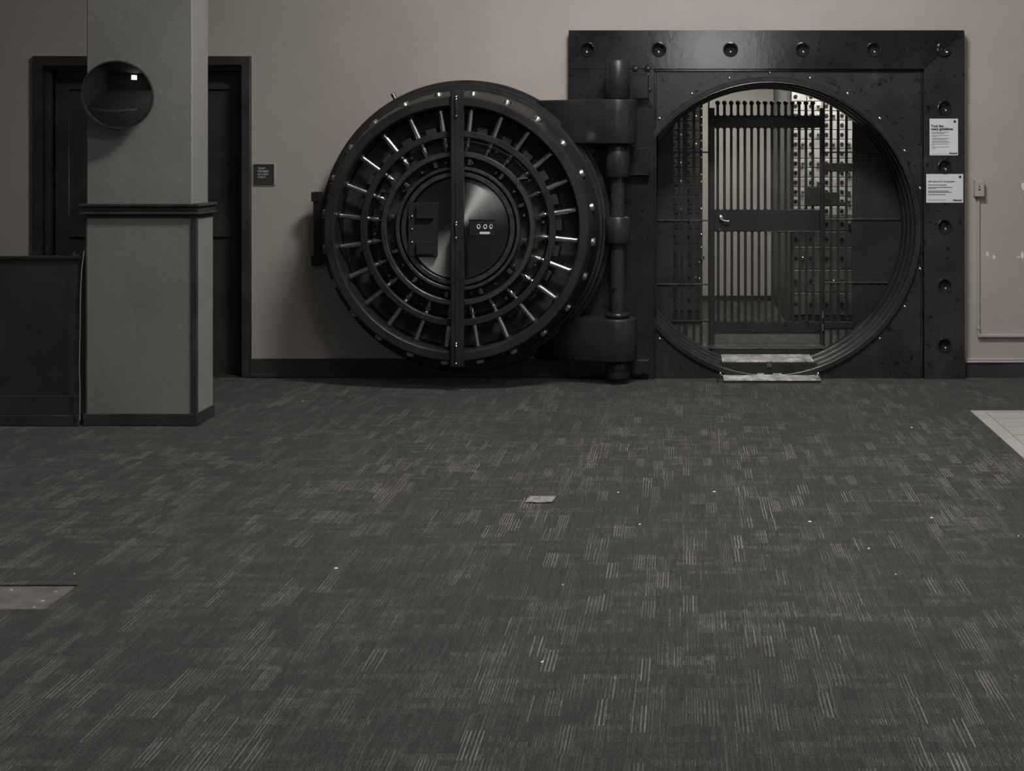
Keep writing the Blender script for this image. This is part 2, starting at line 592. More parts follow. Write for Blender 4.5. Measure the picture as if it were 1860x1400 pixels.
# ---- doorway behind the column
cas = 17 / 253.0
d1 = empty('door_1', ((DX0 + DX1) / 2, YW, 0)); tag(d1, 'black double door in a black casing behind the column', kind='structure')
obj('door_casing', plate([[(DX0, 0), (DX0 + cas, 0), (DX0 + cas, DZ1 - cas), (DX1 - cas, DZ1 - cas), (DX1 - cas, 0), (DX1, 0), (DX1, DZ1), (DX0, DZ1)]], YW - 0.03, YW + 0.06, 0.008), M['blackwood'], d1)
obj('door_stop', plate([[(DX0 + cas, 0), (DX0 + cas + 0.03, 0), (DX0 + cas + 0.03, DZ1 - cas - 0.03), (DX1 - cas - 0.03, DZ1 - cas - 0.03), (DX1 - cas - 0.03, 0), (DX1 - cas, 0), (DX1 - cas, DZ1 - cas), (DX0 + cas, DZ1 - cas)]], YW + 0.03, YW + 0.12), M['blackwood'], d1)
mid = (DX0 + DX1) / 2
for s, (a, b) in enumerate(((DX0 + cas + 0.002, mid - 0.003), (mid + 0.003, DX1 - cas - 0.002))):
    top = DZ1 - cas - 0.003
    holes = [rect(a + 0.12, b - 0.12, 0.30, 1.0), rect(a + 0.12, b - 0.12, 1.15, top - 0.16)]
    leaf = obj('door_leaf', plate([rect(a, b, 0.008, top)] + holes, YW + 0.12, YW + 0.165), M['blackwood'], d1)
    for (x0, z0), _, (x1, z1), _ in [tuple(h) for h in holes]:
        obj('door_panel', boxm(x0, x1, YW + 0.140, YW + 0.155, z0, z1), M['blackwood'], leaf)
    kx = mid + (0.07 if s else -0.07)
    kb = lathe(BM(), [(0, -0.07), (0.02, -0.068), (0.028, -0.05), (0.02, -0.03), (0.01, -0.02), (0.01, 0.0), (0.03, 0.0), (0.03, 0.01)], 'Y', 16, (kx, YW + 0.115, 1.02))
    obj('door_knob', kb, M['dsteel'], leaf, smooth=40)
back = obj('door_light_block', boxm(DX0 - 0.1, DX1 + 0.1, YW + 0.22, YW + 0.45, -0.05, DZ1 + 0.1), M['vdark'], d1)  # unseen dark box added to stop light leaking in behind the leaves
obj('door_sill', boxm(DX0, DX1, YW - 0.005, YW + 0.3, -0.03, 0.006), M['blackwood'], d1)

# ---- column
CY0 = 1.6 * F / (774 - VPY)
CXR = PX(358, CY0); CXL = PX(150, CY0); CY1 = 8.067
zt = PZ(370, CY0)
colm = empty('column', ((CXL + CXR) / 2, (CY0 + CY1) / 2, 0)); tag(colm, 'grey plastered square column with black trim and raised base', kind='structure')
ins = 0.03
UXR, UXL, UY0 = PX(349, CY0 + ins), PX(157, CY0 + ins), CY0 + ins
obj('shaft', boxm(UXL, UXR, UY0, CY1 - 0.0, zt - 0.02, ZC, 0.006), M['column'], colm)
obj('lower_panel', boxm(CXL + 0.018, CXR - 0.012, CY0 + 0.014, CY1, 0.02, zt - 0.03), M['column'], colm)
mo = BM()
zz = zt
for (pr, h) in ((0.030, 0.018), (0.016, 0.030), (0.026, 0.016), (0.006, 0.022)):
    box(mo, CXL - pr + 0.01, CXR + pr - 0.01, CY0 - pr + 0.012, CY1 + 0.0, zz - h, zz, 0.004)
    zz -= h
obj('band_moulding', mo, M['black'], colm)
cs = BM()
box(cs, CXR - 0.036, CXR - 0.004, CY0 + 0.004, CY0 + 0.030, 0.05, zz + 0.002, 0.003)
obj('corner_strip', cs, M['black'], colm)
obj('corner_strip', boxm(CXL + 0.010, CXL + 0.022, CY0 + 0.006, CY0 + 0.03, 0.05, zz + 0.002, 0.003), M['black'], colm)
obj('plinth', boxm(CXL, CXR, CY0, CY1 + 0.005, 0, 0.073, 0.004), M['black'], colm)

# ---- vault room behind the opening
VF, VY0, VY1, VZC = 0.155, YW + 0.42, 13.04, 2.75
vx0, vx1 = -0.75, 2.0
vf = obj('floor_vault', boxm(vx0, vx1, 9.86, VY1, VF - 0.14, VF), M['carpet']); tag(vf, 'dark carpet on the raised floor inside the vault', kind='structure')
vb = obj('wall_vault_back', boxm(vx0, vx1, VY1, VY1 + 0.1, VF, VZC), M['vwall']); tag(vb, 'pale back wall inside the vault', kind='structure')
obj('baseboard', boxm(vx0, vx1, VY1 - 0.02, VY1, VF, VF + 0.05), M['black'], vb)
obj('panel_joint', boxm(PX(1413, VY1) - 0.006, PX(1413, VY1) + 0.006, VY1 - 0.008, VY1, VF + 0.05, VZC - 0.05), M['white'], vb)
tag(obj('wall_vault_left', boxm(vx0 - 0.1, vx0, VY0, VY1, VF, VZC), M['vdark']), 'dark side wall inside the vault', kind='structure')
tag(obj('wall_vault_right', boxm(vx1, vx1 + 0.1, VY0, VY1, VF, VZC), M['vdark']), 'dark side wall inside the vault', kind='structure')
tag(obj('ceiling_vault', boxm(vx0, vx1, VY0, VY1, VZC, VZC + 0.1), M['vwall']), 'pale ceiling inside the vault', kind='structure')


def ceiling_light(name, x, y, z, w, d, mat, label, group):
    t = empty(name, (x, y, z)); tag(t, label, 'ceiling light', group)
    h = BM()
    for (a, b, c, e) in ((-w / 2 - 0.02, w / 2 + 0.02, -d / 2 - 0.02, -d / 2), (-w / 2 - 0.02, w / 2 + 0.02, d / 2, d / 2 + 0.02), (-w / 2 - 0.02, -w / 2, -d / 2, d / 2), (w / 2, w / 2 + 0.02, -d / 2, d / 2)):
        box(h, x + a, x + b, y + c, y + e, z - 0.08, z)
    obj('housing', h, M['white'], t)
    obj('diffuser', boxm(x - w / 2, x + w / 2, y - d / 2, y + d / 2, z - 0.06, z), mat, t)
    return t


for li, (x, y, lab) in enumerate(((0.1, 6.4, 'nearest the vault'), (0.7, 3.2, 'over the middle of the carpet'), (1.2, -0.4, 'above the viewer'))):
    ceiling_light('ceiling_light', x, y, ZC, 1.2, 0.6, M['lamp%d' % li], 'flat square ceiling light ' + lab, 'hall ceiling lights')
ceiling_light('vault_ceiling_light', 1.15, 10.45, VZC, 0.7, 0.12, M['vlamp'], 'strip light on the vault ceiling before the deposit boxes', 'vault ceiling lights')
ceiling_light('vault_ceiling_light', 0.3, 11.7, VZC, 0.5, 0.3, M['vlamp'], 'flat light on the vault ceiling near its back wall', 'vault ceiling lights')

# ================================================================== VAULT FRAME
FY = 9.40                       # face of the outer bands
IY = 9.432                      # face of the inner plate
S = F / FY
fx0, fx1, fz1 = PX(1033, FY), PX(1752, FY), PZ(55, FY)
ix0, ix1, iz1 = PX(1188, FY), PX(1678, FY), PZ(125, FY)
vfm = empty('vault_surround', ((fx0 + fx1) / 2, FY, 0))
tag(vfm, 'huge black steel vault frame with mitred border around a round opening', 'vault frame')
riv_top = [(PX(u, FY), PZ(90, FY)) for u in (1067, 1197, 1327, 1458, 1587, 1714)]
riv_right = [(PX(1716, FY), PZ(v, FY)) for v in (196, 303, 411, 519, 627)]
RR = 11.5 / S
# the corner rivet sits on the mitre: leave it as a raised cup over both bands
top_loop = [(fx0, iz1), (ix1, iz1), (fx1, fz1), (fx0, fz1)]
right_loop = [(ix1 + 0.003, iz1 - 0.003), (ix1 + 0.003, 0), (fx1, 0), (fx1, fz1 - 0.004)]
obj('border_band', plate([top_loop] + [circ(x, z, RR, 24) for x, z in riv_top[:-1]], FY, YW), M['frame'], vfm)
obj('border_band', plate([right_loop] + [circ(x, z, RR, 24) for x, z in riv_right], FY, YW), M['frame2'], vfm)
obj('border_band', plate([rect(fx0, ix0, 0, iz1 - 0.003)], FY, YW), M['frame'], vfm)
inner = obj('inner_plate', plate([rect(ix0, ix1, 0, iz1), circ(OX, OZ, 1.060, 96)], IY, YW), M['frame2'], vfm)
cupbm = lathe(BM(), [(RR + 0.009, 0.0), (RR + 0.007, -0.005), (RR, -0.006), (RR - 0.004, 0.004), (RR * 0.75, 0.022), (RR * 0.4, 0.032), (0, 0.035)], 'Y', 24)
cupme = to_mesh(cupbm, 'rivet_cup', M['frame'], 50)
for x, z in riv_top + riv_right:
    off = -0.006 if (x, z) == riv_top[-1] else 0
    if off:
        rb = lathe(BM(), [(RR + 0.009, 0.0), (RR + 0.004, -0.014), (RR - 0.003, -0.015), (RR - 0.008, -0.008), (0, -0.002)], 'Y', 24, (x, FY, z))
        obj('rivet_cup', rb, M['frame'], vfm, smooth=50)
    else:
        obj('rivet_cup', cupme, None, vfm, (x, FY, z))
# inner edge fillet around the inner plate
fb = BM()
box(fb, ix0, ix1, IY - 0.012, IY + 0.01, iz1 - 0.018, iz1, 0.005)
box(fb, ix1 - 0.018, ix1, IY - 0.012, IY + 0.01, 0, iz1 - 0.018, 0.005)
box(fb, ix0, ix0 + 0.018, IY - 0.012, IY + 0.01, 0, iz1 - 0.018, 0.005)
obj('inner_fillet', fb, M['frame'], vfm)
# stepped round opening
prof = [(1.085, IY + 0.004), (1.085, IY - 0.010), (1.078, IY - 0.018), (1.052, IY - 0.018), (1.045, IY - 0.010), (1.045, 9.53),
        (1.036, 9.535), (1.036, 9.66), (1.028, 9.665), (1.028, 9.80), (1.020, 9.805), (1.020, 9.925),
        (1.075, 9.925), (1.075, 9.50)]
obj('opening_ring', lathe(BM(), prof, 'Y', 128, (OX, 0, OZ)), M['doorblk'], vfm, smooth=25)
for k, (rr, yy_) in enumerate(((1.0455, IY - 0.0105), (1.0365, 9.5345), (1.0285, 9.6645), (1.0205, 9.8045))):
    bead = lathe(BM(), [(rr + 0.0030 * math.cos(a), yy_ + 0.0030 * math.sin(a)) for a in [i * PI / 3 for i in range(6)]], 'Y', 128, (OX, 0, OZ), closed=True)
    obj('worn_edge', bead, M['dsteel'], vfm, smooth=80)
scr = to_mesh(lathe(BM(), [(0.013, 0.0), (0.013, -0.004), (0.009, -0.008), (0, -0.010)], 'Y', 12), 'screw', M['chrome'], 50)
for k in range(24):
    a = R(15 * k)
    x, z = OX + 1.112 * math.cos(a), OZ + 1.112 * math.sin(a)
    if z > 0.12 and x > ix0 + 0.03 and z < iz1 - 0.02 and x < ix1 - 0.01:
        obj('screw', scr, None, vfm, (x, IY, z))
# bolt pattern and hinge lugs on the left band
bolt = to_mesh(lathe(BM(), [(0.026, 0.0), (0.026, -0.012), (0.020, -0.018), (0, -0.020)], 'Y', 6), 'lug_bolt', M['frame'], 20)
for (u, v) in ((1153, 124), (1164, 143), (1176, 124), (1178, 162), (1152, 163)):
    obj('lug_bolt', bolt, None, vfm, (PX(u, FY), FY, PZ(v, FY)))
HX, HY = -0.458, 9.22           # hinge axis
obj('hinge_lug', boxm(-0.50, -0.24, FY - 0.06, FY, 1.99, 2.17, 0.012, 2), M['frame'], vfm)
obj('hinge_lug', boxm(-0.50, -0.24, FY - 0.06, FY, 1.45, 1.65, 0.012, 2), M['frame'], vfm)
obj('hinge_lug', boxm(-0.50, -0.24, FY - 0.06, FY, 0.04, 0.15, 0.012, 2), M['frame'], vfm)


def cyl(prof, c, n=40): return lathe(BM(), prof, 'Z', n, c)


for (z0, z1) in ((1.985, 2.255), (1.44, 1.665), (0.98, 1.165), (0.465, 0.495), (0.04, 0.16)):
    h = z1 - z0
    obj('hinge_barrel', cyl([(0, 0), (0.080, 0), (0.086, 0.008), (0.086, h - 0.012), (0.076, h), (0, h)], (HX, HY, z0)), M['doorblk'], vfm, smooth=40)
obj('hinge_pin', cyl([(0, 0.05), (0.05, 0.05), (0.05, 1.5), (0, 1.5)], (HX, HY, 0.02)), M['frame2'], vfm, smooth=40)
# small wedge latch at the top right of the opening
obj('latch_arm', tube(BM(), [(PX(1500, IY), IY - 0.04, PZ(139, IY)), (PX(1522, IY), IY - 0.04, PZ(149, IY)), (PX(1515, IY), IY - 0.04, PZ(166, IY))], 0.006), M['dsteel'], vfm)

# ================================================================== VAULT DOOR (swung fully open)
DX, DZ = -1.527, 1.097
FR = 8.895                      # foremost face of the plug
vd = empty('vault_door', (DX, 9.3, 0.06))
tag(vd, 'massive round vault door swung open, showing its ring of bolts', 'vault door')
prof = [(0, 9.385), (0.96, 9.385), (1.0, 9.375), (1.022, 9.355), (1.024, 9.30), (1.016, 9.292), (0.998, 9.292), (0.993, 9.23), (0.986, 9.222),
        (0.972, 9.222), (0.966, 9.185), (0.960, 9.178), (0.950, 9.178), (0.897, FR + 0.022), (0.890, FR + 0.008),
        (0.83, FR + 0.008), (0.822, FR + 0.02), (0.822, 9.12), (0, 9.12)]
obj('plug', lathe(BM(), prof, 'Y', 128, (DX, 0, DZ)), M['doorblk'], vd, smooth=25)


def ring(name, r0, r1, y0, y1, mat, bev=0.006, n=112):
    p = [(r0 + bev, y0), (r1 - bev, y0), (r1, y0 + bev), (r1, y1), (r0, y1), (r0, y0 + bev)]
    return obj(name, lathe(BM(), p, 'Y', n, (DX, 0, DZ), closed=True), mat, vd, smooth=30)


ring('front_ring', 0.828, 0.889, FR - 0.006, FR + 0.02, M['ring'])
ring('recess_floor_ring', 0.70, 0.82, 9.10, 9.125, M['recess'])
ring('bolt_carrier_ring', 0.618, 0.664, 8.945, 8.985, M['ring'])
ring('drive_ring', 0.486, 0.524, 8.950, 9.02, M['dsteel'])
ring('guide_ring', 0.398, 0.422, 8.945, 9.02, M['dsteel'], 0.004)
ring('guide_ring', 0.352, 0.386, 8.955, 9.02, M['dsteel'], 0.004)
obj('boltwork_plate', lathe(BM(), [(0, 9.04), (0.60, 9.04), (0.60, 9.12), (0, 9.12)], 'Y', 96, (DX, 0, DZ)), M['recess'], vd, smooth=30)
dm = to_mesh(lathe(BM(), [(0.345, 0.03), (0.345, 0.004), (0.34, 0.0), (0.10, -0.012), (0, -0.013)], 'Y', 96), 'turned_disc', M['disc'], 30)
obj('turned_disc', dm, None, vd, (DX, 8.985, DZ))
# 24 locking bolts
pb = [(0, 0.548), (0.013, 0.550), (0.015, 0.555), (0.015, 0.60), (0.013, 0.604), (0.019, 0.610), (0.019, 0.815), (0.019, 0.88), (0.031, 0.882), (0.031, 0.927), (0.027, 0.932), (0, 0.933)]
bm_ = lathe(BM(), pb, 'X', 20)
boltme = to_mesh(bm_, 'locking_bolt', M['steel'], 40)
nutme = to_mesh(lathe(BM(), [(0.018, 0.574), (0.023, 0.576), (0.023, 0.592), (0.018, 0.594)], 'X', 8, closed=True), 'nut', M['dsteel'], 20)
bush = to_mesh(lathe(BM(), [(0.0205, 0.808), (0.032, 0.808), (0.032, 0.824), (0.0205, 0.824)], 'X', 16, closed=True), 'bush', M['doorblk'], 30)
blk = to_mesh(boxm(0.655, 0.70, -0.028, 0.10, -0.036, 0.036, 0.004), 'carrier_block', M['recess'], 30)
link_me = to_mesh(boxm(0.50, 0.565, -0.006, 0.010, -0.008, 0.008, 0.002), 'toggle_link', M['dsteel'])
for k in range(24):
    a = -R(9 + 15 * k)
    b = obj('locking_bolt', boltme, None, vd, (DX, 9.0, DZ), (0, a, 0))
    obj('nut', nutme, None, b, (DX, 9.0, DZ))
    obj('bush', bush, None, b, (DX, 9.0, DZ))
    a2 = a + R(7.5)
    obj('carrier_block', blk, None, vd, (DX, 9.03, DZ), (0, a2, 0))
    obj('toggle_link', link_me, None, vd, (DX, 8.97, DZ), (0, a, 0))
# small studs on the rings
stud = to_mesh(lathe(BM(), [(0.012, 0.03), (0.012, 0.0), (0.009, -0.005), (0, -0.006)], 'Y', 8), 'stud', M['dsteel'], 30)
for k in range(16):
    a = R(11 + 22.5 * k)
    obj('stud', stud, None, vd, (DX + 0.452 * math.cos(a), 8.99, DZ + 0.452 * math.sin(a)))
for k in range(12):
    a = R(4 + 30 * k)
    obj('stud', stud, None, vd, (DX + 0.575 * math.cos(a), 9.0, DZ + 0.575 * math.sin(a)))
# clevis blocks between drive ring and carrier
cl = to_mesh(boxm(-0.020, 0.020, -0.03, 0.02, -0.012, 0.012, 0.003), 'clevis', M['dsteel'])
for k in range(12):
    a = R(20 + 30 * k)
    obj('clevis', cl, None, vd, (DX + 0.455 * math.cos(a), 8.985, DZ + 0.455 * math.sin(a)), (0, -a, 0))

# upright strap across the door with three hinges
SY = 8.862
sc_ = F / SY
sx = PX(830, SY)
strap = obj('upright_strap', boxm(sx - 12 / sc_, sx + 12 / sc_, SY, FR + 0.004, PZ(667, SY), PZ(163, SY), 0.006), M['ring'], vd)
obj('strap_rib', boxm(sx - 3 / sc_, sx + 1 / sc_, SY - 0.004, SY + 0.004, PZ(664, SY), PZ(166, SY), 0.002), M['doorblk'], strap)
for (va, vb_) in ((174, 213), (402, 434), (622, 662)):
    zb, zt_ = PZ(vb_, SY), PZ(va, SY)
    h = zt_ - zb
    hb = cyl([(0, 0), (0.006, 0.001), (0.0085, 0.008), (0.006, 0.015), (0.009, 0.018), (0.009, h - 0.030), (0.0065, h - 0.028), (0.0095, h - 0.022), (0.0065, h - 0.016), (0.0105, h - 0.008), (0.007, h - 0.001), (0, h)], (PX(829, SY), SY - 0.008, zb), 14)
    hg = obj('strap_hinge', hb, M['doorblk'], strap, smooth=40)
    for zz_, rr in ((zt_ - 0.008, 0.0118), (zt_ - 0.024, 0.0108), (zb + 0.008, 0.0108)):
        sp = BM(); bmesh.ops.create_uvsphere(sp, u_segments=12, v_segments=8, radius=rr)
        bmesh.ops.translate(sp, verts=sp.verts, vec=(PX(829, SY), SY - 0.009, zz_))
        obj('ball_tip', sp, M['chrome'], hg, smooth=60)

# left mounting plate with two nameplates, three screws
PYY = 8.935
obj('mounting_plate', boxm(PX(741, PYY), PX(793, PYY), PYY, 8.99, PZ(466, PYY), PZ(369, PYY), 0.004), M['doorblk'], vd)
for v in (385, 450):
    npl = obj('lock_cover', boxm(PX(757, PYY), PX(788, PYY), PYY - 0.03, PYY, PZ(v + 12, PYY), PZ(v - 12, PYY), 0.004), M['ring'], vd)
bscr = to_mesh(lathe(BM(), [(0.009, 0.0), (0.009, -0.004), (0.006, -0.008), (0, -0.010)], 'Y', 12), 'round_screw', M['chrome'], 50)
for v in (393, 416, 440):
    obj('round_screw', bscr, None, vd, (PX(748.5, PYY), PYY, PZ(v, PYY)))
# time-lock case with three dials on the right
TY = 8.93
case = obj('timelock_case', boxm(PX(852, TY), PX(898, TY), TY, 8.99, PZ(429, TY), PZ(398, TY), 0.004), M['doorblk'], vd)
obj('bright_edge', boxm(PX(853, TY), PX(897, TY), TY - 0.004, TY + 0.002, PZ(400, TY), PZ(398.6, TY)), M['chrome'], case)
for k, u in enumerate((869.5, 881.5, 892)):
    dial = lathe(BM(), [(0.0165, 0.002), (0.0165, -0.006), (0.012, -0.006), (0.009, 0.002)], 'Y', 24)
    dial.transform(Matrix.Translation((PX(u, TY), TY - 0.001, PZ(411.5, TY))) @ Matrix.Diagonal((0.75 if k < 2 else 0.6, 1, 1.0, 1)))
    obj('dial_ring', dial, M['white'], case, smooth=40)
pill = plate([circ(PX(873.5, TY), PZ(423, TY), 0.008, 10, PI / 2, 3 * PI / 2) + circ(PX(888, TY), PZ(423, TY), 0.008, 10, -PI / 2, PI / 2)], TY - 0.004, TY + 0.002)
obj('maker_plate', pill, M['white'], case)
# T-shaped lever and corner lever among the boltwork
tl = BM()
tube(tl, [(PX(941, 8.93), 8.935, PZ(343, 8.93)), (PX(941, 8.93), 8.93, PZ(325, 8.93))], 0.006)
tube(tl, [(PX(939, 8.93), 8.93, PZ(325, 8.93)), (PX(958, 8.93), 8.93, PZ(323, 8.93))], 0.005)
obj('release_lever', tl, M['steel'], vd, smooth=60)
# bracket on the left rim, pin on the upper rim
BY = 9.30
brk = obj('rim_bracket', boxm(PX(571, BY), PX(600, BY), BY - 0.03, BY + 0.06, PZ(478, BY), PZ(352, BY), 0.006), M['doorblk'], vd)
for v in (357, 473):
    obj('bracket_boss', boxm(PX(568, BY), PX(584, BY), BY - 0.045, BY + 0.03, PZ(v + 9, BY), PZ(v - 9, BY), 0.008, 2), M['doorblk'], brk)
pn = BM()
a = math.atan2(228, -129)
c0 = Vector((DX + 1.005 * math.cos(a), 9.33, DZ + 1.005 * math.sin(a)))
dr = Vector((math.cos(a), 0, math.sin(a)))
tube(pn, [c0, c0 + dr * 0.065], 0.016, 14)
obj('lifting_pin', pn, M['dsteel'], vd, smooth=60)
# hinge arms reaching behind the door
for (z0, z1) in ((1.67, 1.98), (0.165, 0.46)):
    lp = [(-1.05, 9.30), (-0.55, 9.10), (-0.47, 9.085)] + [(HX + 0.135 * math.cos(t), HY + 0.135 * math.sin(t)) for t in [(-90 + 15 * i) * PI / 180 for i in range(13)]] + [(-0.60, 9.365), (-1.05, 9.375)]
    obj('hinge_arm', plate([lp], z0, z1, 0.012, flat=True), M['doorblk'], vd)
for (z0, z1) in ((1.67, 1.98), (0.165, 0.46)):
    obj('arm_foot', boxm(-0.92, -0.62, 9.385, 9.398, z0 + 0.05, z1 - 0.05), M['doorblk'], vd)
# pedestal under the lower hinge
obj('hinge_foot', boxm(PX(1062, 9.3), PX(1118, 9.3), 9.28, 9.39, 0.10, PZ(578, 9.3), 0.01, 2), M['frame'], vfm)

# ================================================================== ENTRY STEPS
st = empty('entry_step', (OX, 9.36, 0))
tag(st, 'low two-level metal step plate at the foot of the round opening', 'step')
tx0, tx1 = 0.283, 0.962
obj('tread_plate', boxm(tx0, tx1, 9.215, 9.50, 0.018, 0.027, 0.003), M['tread'], st)
obj('step_base', boxm(tx0 + 0.004, tx1 - 0.004, 9.222, 9.50, 0.004, 0.0185), M['recess'], st)
obj('nosing', boxm(tx0 + 0.006, tx1 - 0.004, 9.212, 9.222, 0.0, 0.005), M['chrome'], st)
obj('riser', boxm(0.255, 0.965, 9.505, 9.52, 0.0, 0.1, 0.002), M['recess'], st)
obj('tread_plate', boxm(PX(1311, 9.6), PX(1476.5, 9.6), 9.515, 9.84, 0.10, 0.112, 0.003), M['tread'], st)
obj('riser', boxm(0.215, 1.02, 9.845, 9.86, 0.03, VF - 0.006, 0.002), M['recess'], st)
obj('threshold_bar', boxm(0.19, 1.05, 9.84, 9.875, VF - 0.006, VF + 0.004, 0.002), M['dsteel'], st)
for (x, s) in ((PX(1303, 9.25), -1), (PX(1491, 9.25), 1)):
    h = BM()
    tube(h, [(x, 9.26, 0.0), (x - s * 0.004, 9.25, 0.03), (x - s * 0.02, 9.25, 0.062), (x - s * 0.032, 9.27, 0.05)], 0.008)
    hk = obj('lifting_hook', h, M['steel'], st, smooth=60)
    sp = BM(); bmesh.ops.create_uvsphere(sp, u_segments=12, v_segments=8, radius=0.012)
    bmesh.ops.translate(sp, verts=sp.verts, vec=(x - s * 0.02, 9.245, 0.064))
    obj('hook_ball', sp, M['chrome'], hk, smooth=60)
obj('catch', boxm(PX(1392, 9.49), PX(1402, 9.49), 9.488, 9.505, PZ(667, 9.49), PZ(661, 9.49), 0.003), M['dsteel'], st)
obj('catch_plate', boxm(PX(1388, 9.42), PX(1404, 9.42), 9.40, 9.47, 0.026, 0.034, 0.002), M['chrome'], st)

# ================================================================== DAY GATE AND GRILLE
GY = 9.975
gs = F / GY


def gx(u): return PX(u, GY)
def gz(v): return PZ(v, GY)


GR = 1.032                      # grille is held inside the opening


def arc_z(x, top=True):
    d = GR * GR - (x - OX) ** 2
    if d <= 0: return OZ
    return OZ + math.sqrt(d) * (1 if top else -1)


grl = empty('security_grille', (OX, GY, VF)); tag(grl, 'fixed black steel grille flanking the gate inside the round opening', 'grille')


def seg_plate(x0, x1, z0=VF + 0.003, y0=GY, y1=GY + 0.012, n=16):
    """plate between x0 and x1 trimmed to the round opening"""
    xs = [x0 + (x1 - x0) * i / n for i in range(n + 1)]
    up = [(x, arc_z(x)) for x in xs]
    lo = [(x, max(z0, arc_z(x, False))) for x in xs]
    lo = [(x, min(l, u[1] - 0.0005)) for (x, l), u in zip(lo, up)]
    return plate([lo + up[::-1]], y0, y1)


obj('side_sheet', seg_plate(OX - GR + 0.004, gx(1219)), M['gate'], grl)
obj('side_sheet', seg_plate(gx(1549), OX + GR - 0.004), M['gate'], grl)
# battens on the sheets
for u in list(range(1160, 1219, 13)) + list(range(1562, 1632, 13)):
    obj('batten', seg_plate(gx(u - 2), gx(u + 2), y0=GY - 0.006, y1=GY + 0.001, n=3), M['gate'], grl)
for (a, b) in ((1219, 1223), (1231, 1235.5), (1240, 1249), (1258, 1263), (1271, 1276), (1286, 1289), (1495, 1498.5), (1507, 1512), (1520, 1525), (1535, 1540), (1548, 1551)):
    obj('bar', seg_plate(gx(a), gx(b), y0=GY - 0.004, y1=GY + 0.014, n=4), M['gate'], grl)


def crossbar(v, u0, u1, h=0.010, mat='gate', yo=-0.016):
    if h < 0.0125 and v > 300: mat = 'dsteel'
    z = gz(v)
    half = math.sqrt(max(0.0, GR * GR - (z - OZ) ** 2)) - 0.012
    x0, x1 = max(gx(u0), OX - half), min(gx(u1), OX + half)
    obj('crossbar', boxm(x0, x1, GY + yo, GY + 0.003, z - h / 2, z + h / 2, 0.003), M[mat], grl)


for v, h in ((276.5, 0.012), (400, 0.012), (516, 0.012), (583, 0.014)):
    crossbar(v, 1100, 1287, h)
for v, h in ((276.5, 0.012), (304, 0.065), (398, 0.012), (513, 0.012), (590, 0.05)):
    crossbar(v, 1497, 1690 if h < 0.02 else 1551, h)
crossbar(370, 1497, 1535, 0.03)
obj('lock_case', boxm(gx(1498), gx(1523), GY - 0.02, GY + 0.01, gz(366), gz(349), 0.003), M['gate'], grl)
# rivets down the left jamb and the right one
rv = to_mesh(lathe(BM(), [(0.010, 0.0), (0.009, -0.005), (0.005, -0.009), (0, -0.010)], 'Y', 10), 'rivet', M['chrome'], 60)
for v in (198, 213, 227.5, 242, 256, 271, 286, 317, 330, 379, 426, 449, 476, 506):
    obj('rivet', rv, None, grl, (gx(1273.5 - (3 if v > 470 else 0)), GY - 0.004, gz(v)))
bkl = obj('bolt_keeper', boxm(gx(1272), gx(1280), GY - 0.03, GY, gz(471.5), gz(464.5), 0.003), M['dsteel'], grl)

gt = empty('day_gate', (gx(1392), GY, VF)); tag(gt, 'black barred gate leaf with ball-topped bars standing in the vault opening', 'gate')
LY0, LY1 = GY - 0.012, GY + 0.016
gl, gr_ = 1289.0, 1496.0
arc_clip = lambda u: arc_z(gx(u)) - 0.005
obj('stile', boxm(gx(gl), gx(1298), LY0, LY1, VF + 0.012, gz(196), 0.003), M['gate'], gt)
obj('stile', boxm(gx(1489), gx(gr_), LY0, LY1, VF + 0.012, gz(196), 0.003), M['gate'], gt)
obj('rail', boxm(gx(1298), gx(1489), LY0, LY1, gz(232), gz(210), 0.003), M['gate'], gt)
midr = obj('rail', boxm(gx(1298), gx(1489), LY0, LY1, gz(420), gz(381), 0.003), M['gate'], gt)
obj('rail', boxm(gx(1298), gx(1489), LY0 - 0.004, LY1, gz(606), gz(584), 0.003), M['frame2'], gt)
obj('rail_edge', boxm(gx(1432), gx(1489), LY0 - 0.004, LY0 + 0.004, gz(382), gz(380)), M['dsteel'], gt)
obj('rail_edge', boxm(gx(1390), gx(1489), LY0 - 0.004, LY0 + 0.004, gz(421), gz(419)), M['dsteel'], gt)
pitch = 12.335 / gs
bw = 4.9 / gs


def flared_bar(h):
    """flat bar whose ends widen to the full pitch so that the gaps end in half circles"""
    r = (pitch - bw) / 2
    w = bw / 2
    pts = []
    n = 6
    for i in range(n + 1):          # bottom right
        t = PI / 2 * i / n
        pts.append((w + r - r * math.sin(t), r - r * math.cos(t)))
    for i in range(n + 1):
        t = PI / 2 * i / n
        pts.append((w + r - r * math.cos(t), h - r + r * math.sin(t)))
    left = [(-x, z) for x, z in pts[::-1]]
    return plate([pts + left], -0.010, 0.010)


z_u0, z_u1 = gz(381), gz(232)
z_l0, z_l1 = gz(584), gz(420)
um = to_mesh(flared_bar(z_u1 - z_u0), 'gate_bar', M['gate'])
lm = to_mesh(flared_bar(z_l1 - z_l0), 'gate_bar', M['gate'])
fh = gz(188) - gz(210)
fbm = plate([[(-pitch / 2, 0), (pitch / 2, 0)] + [(pitch / 2 - (pitch - bw) / 2 * math.sin(t), (pitch - bw) / 2 * (1 - math.cos(t))) for t in [PI / 2 * i / 5 for i in range(1, 6)]]
             + [(bw / 2, fh), (-bw / 2, fh)]
             + [(-pitch / 2 + (pitch - bw) / 2 * math.sin(t), (pitch - bw) / 2 * (1 - math.cos(t))) for t in [PI / 2 * i / 5 for i in range(5, 0, -1)]]], -0.010, 0.010)
sp = BM(); bmesh.ops.create_uvsphere(sp, u_segments=14, v_segments=10, radius=4.6 / gs)
bmesh.ops.translate(sp, verts=sp.verts, vec=(0, 0, fh + 0.004))
merge_bm(fbm, sp)
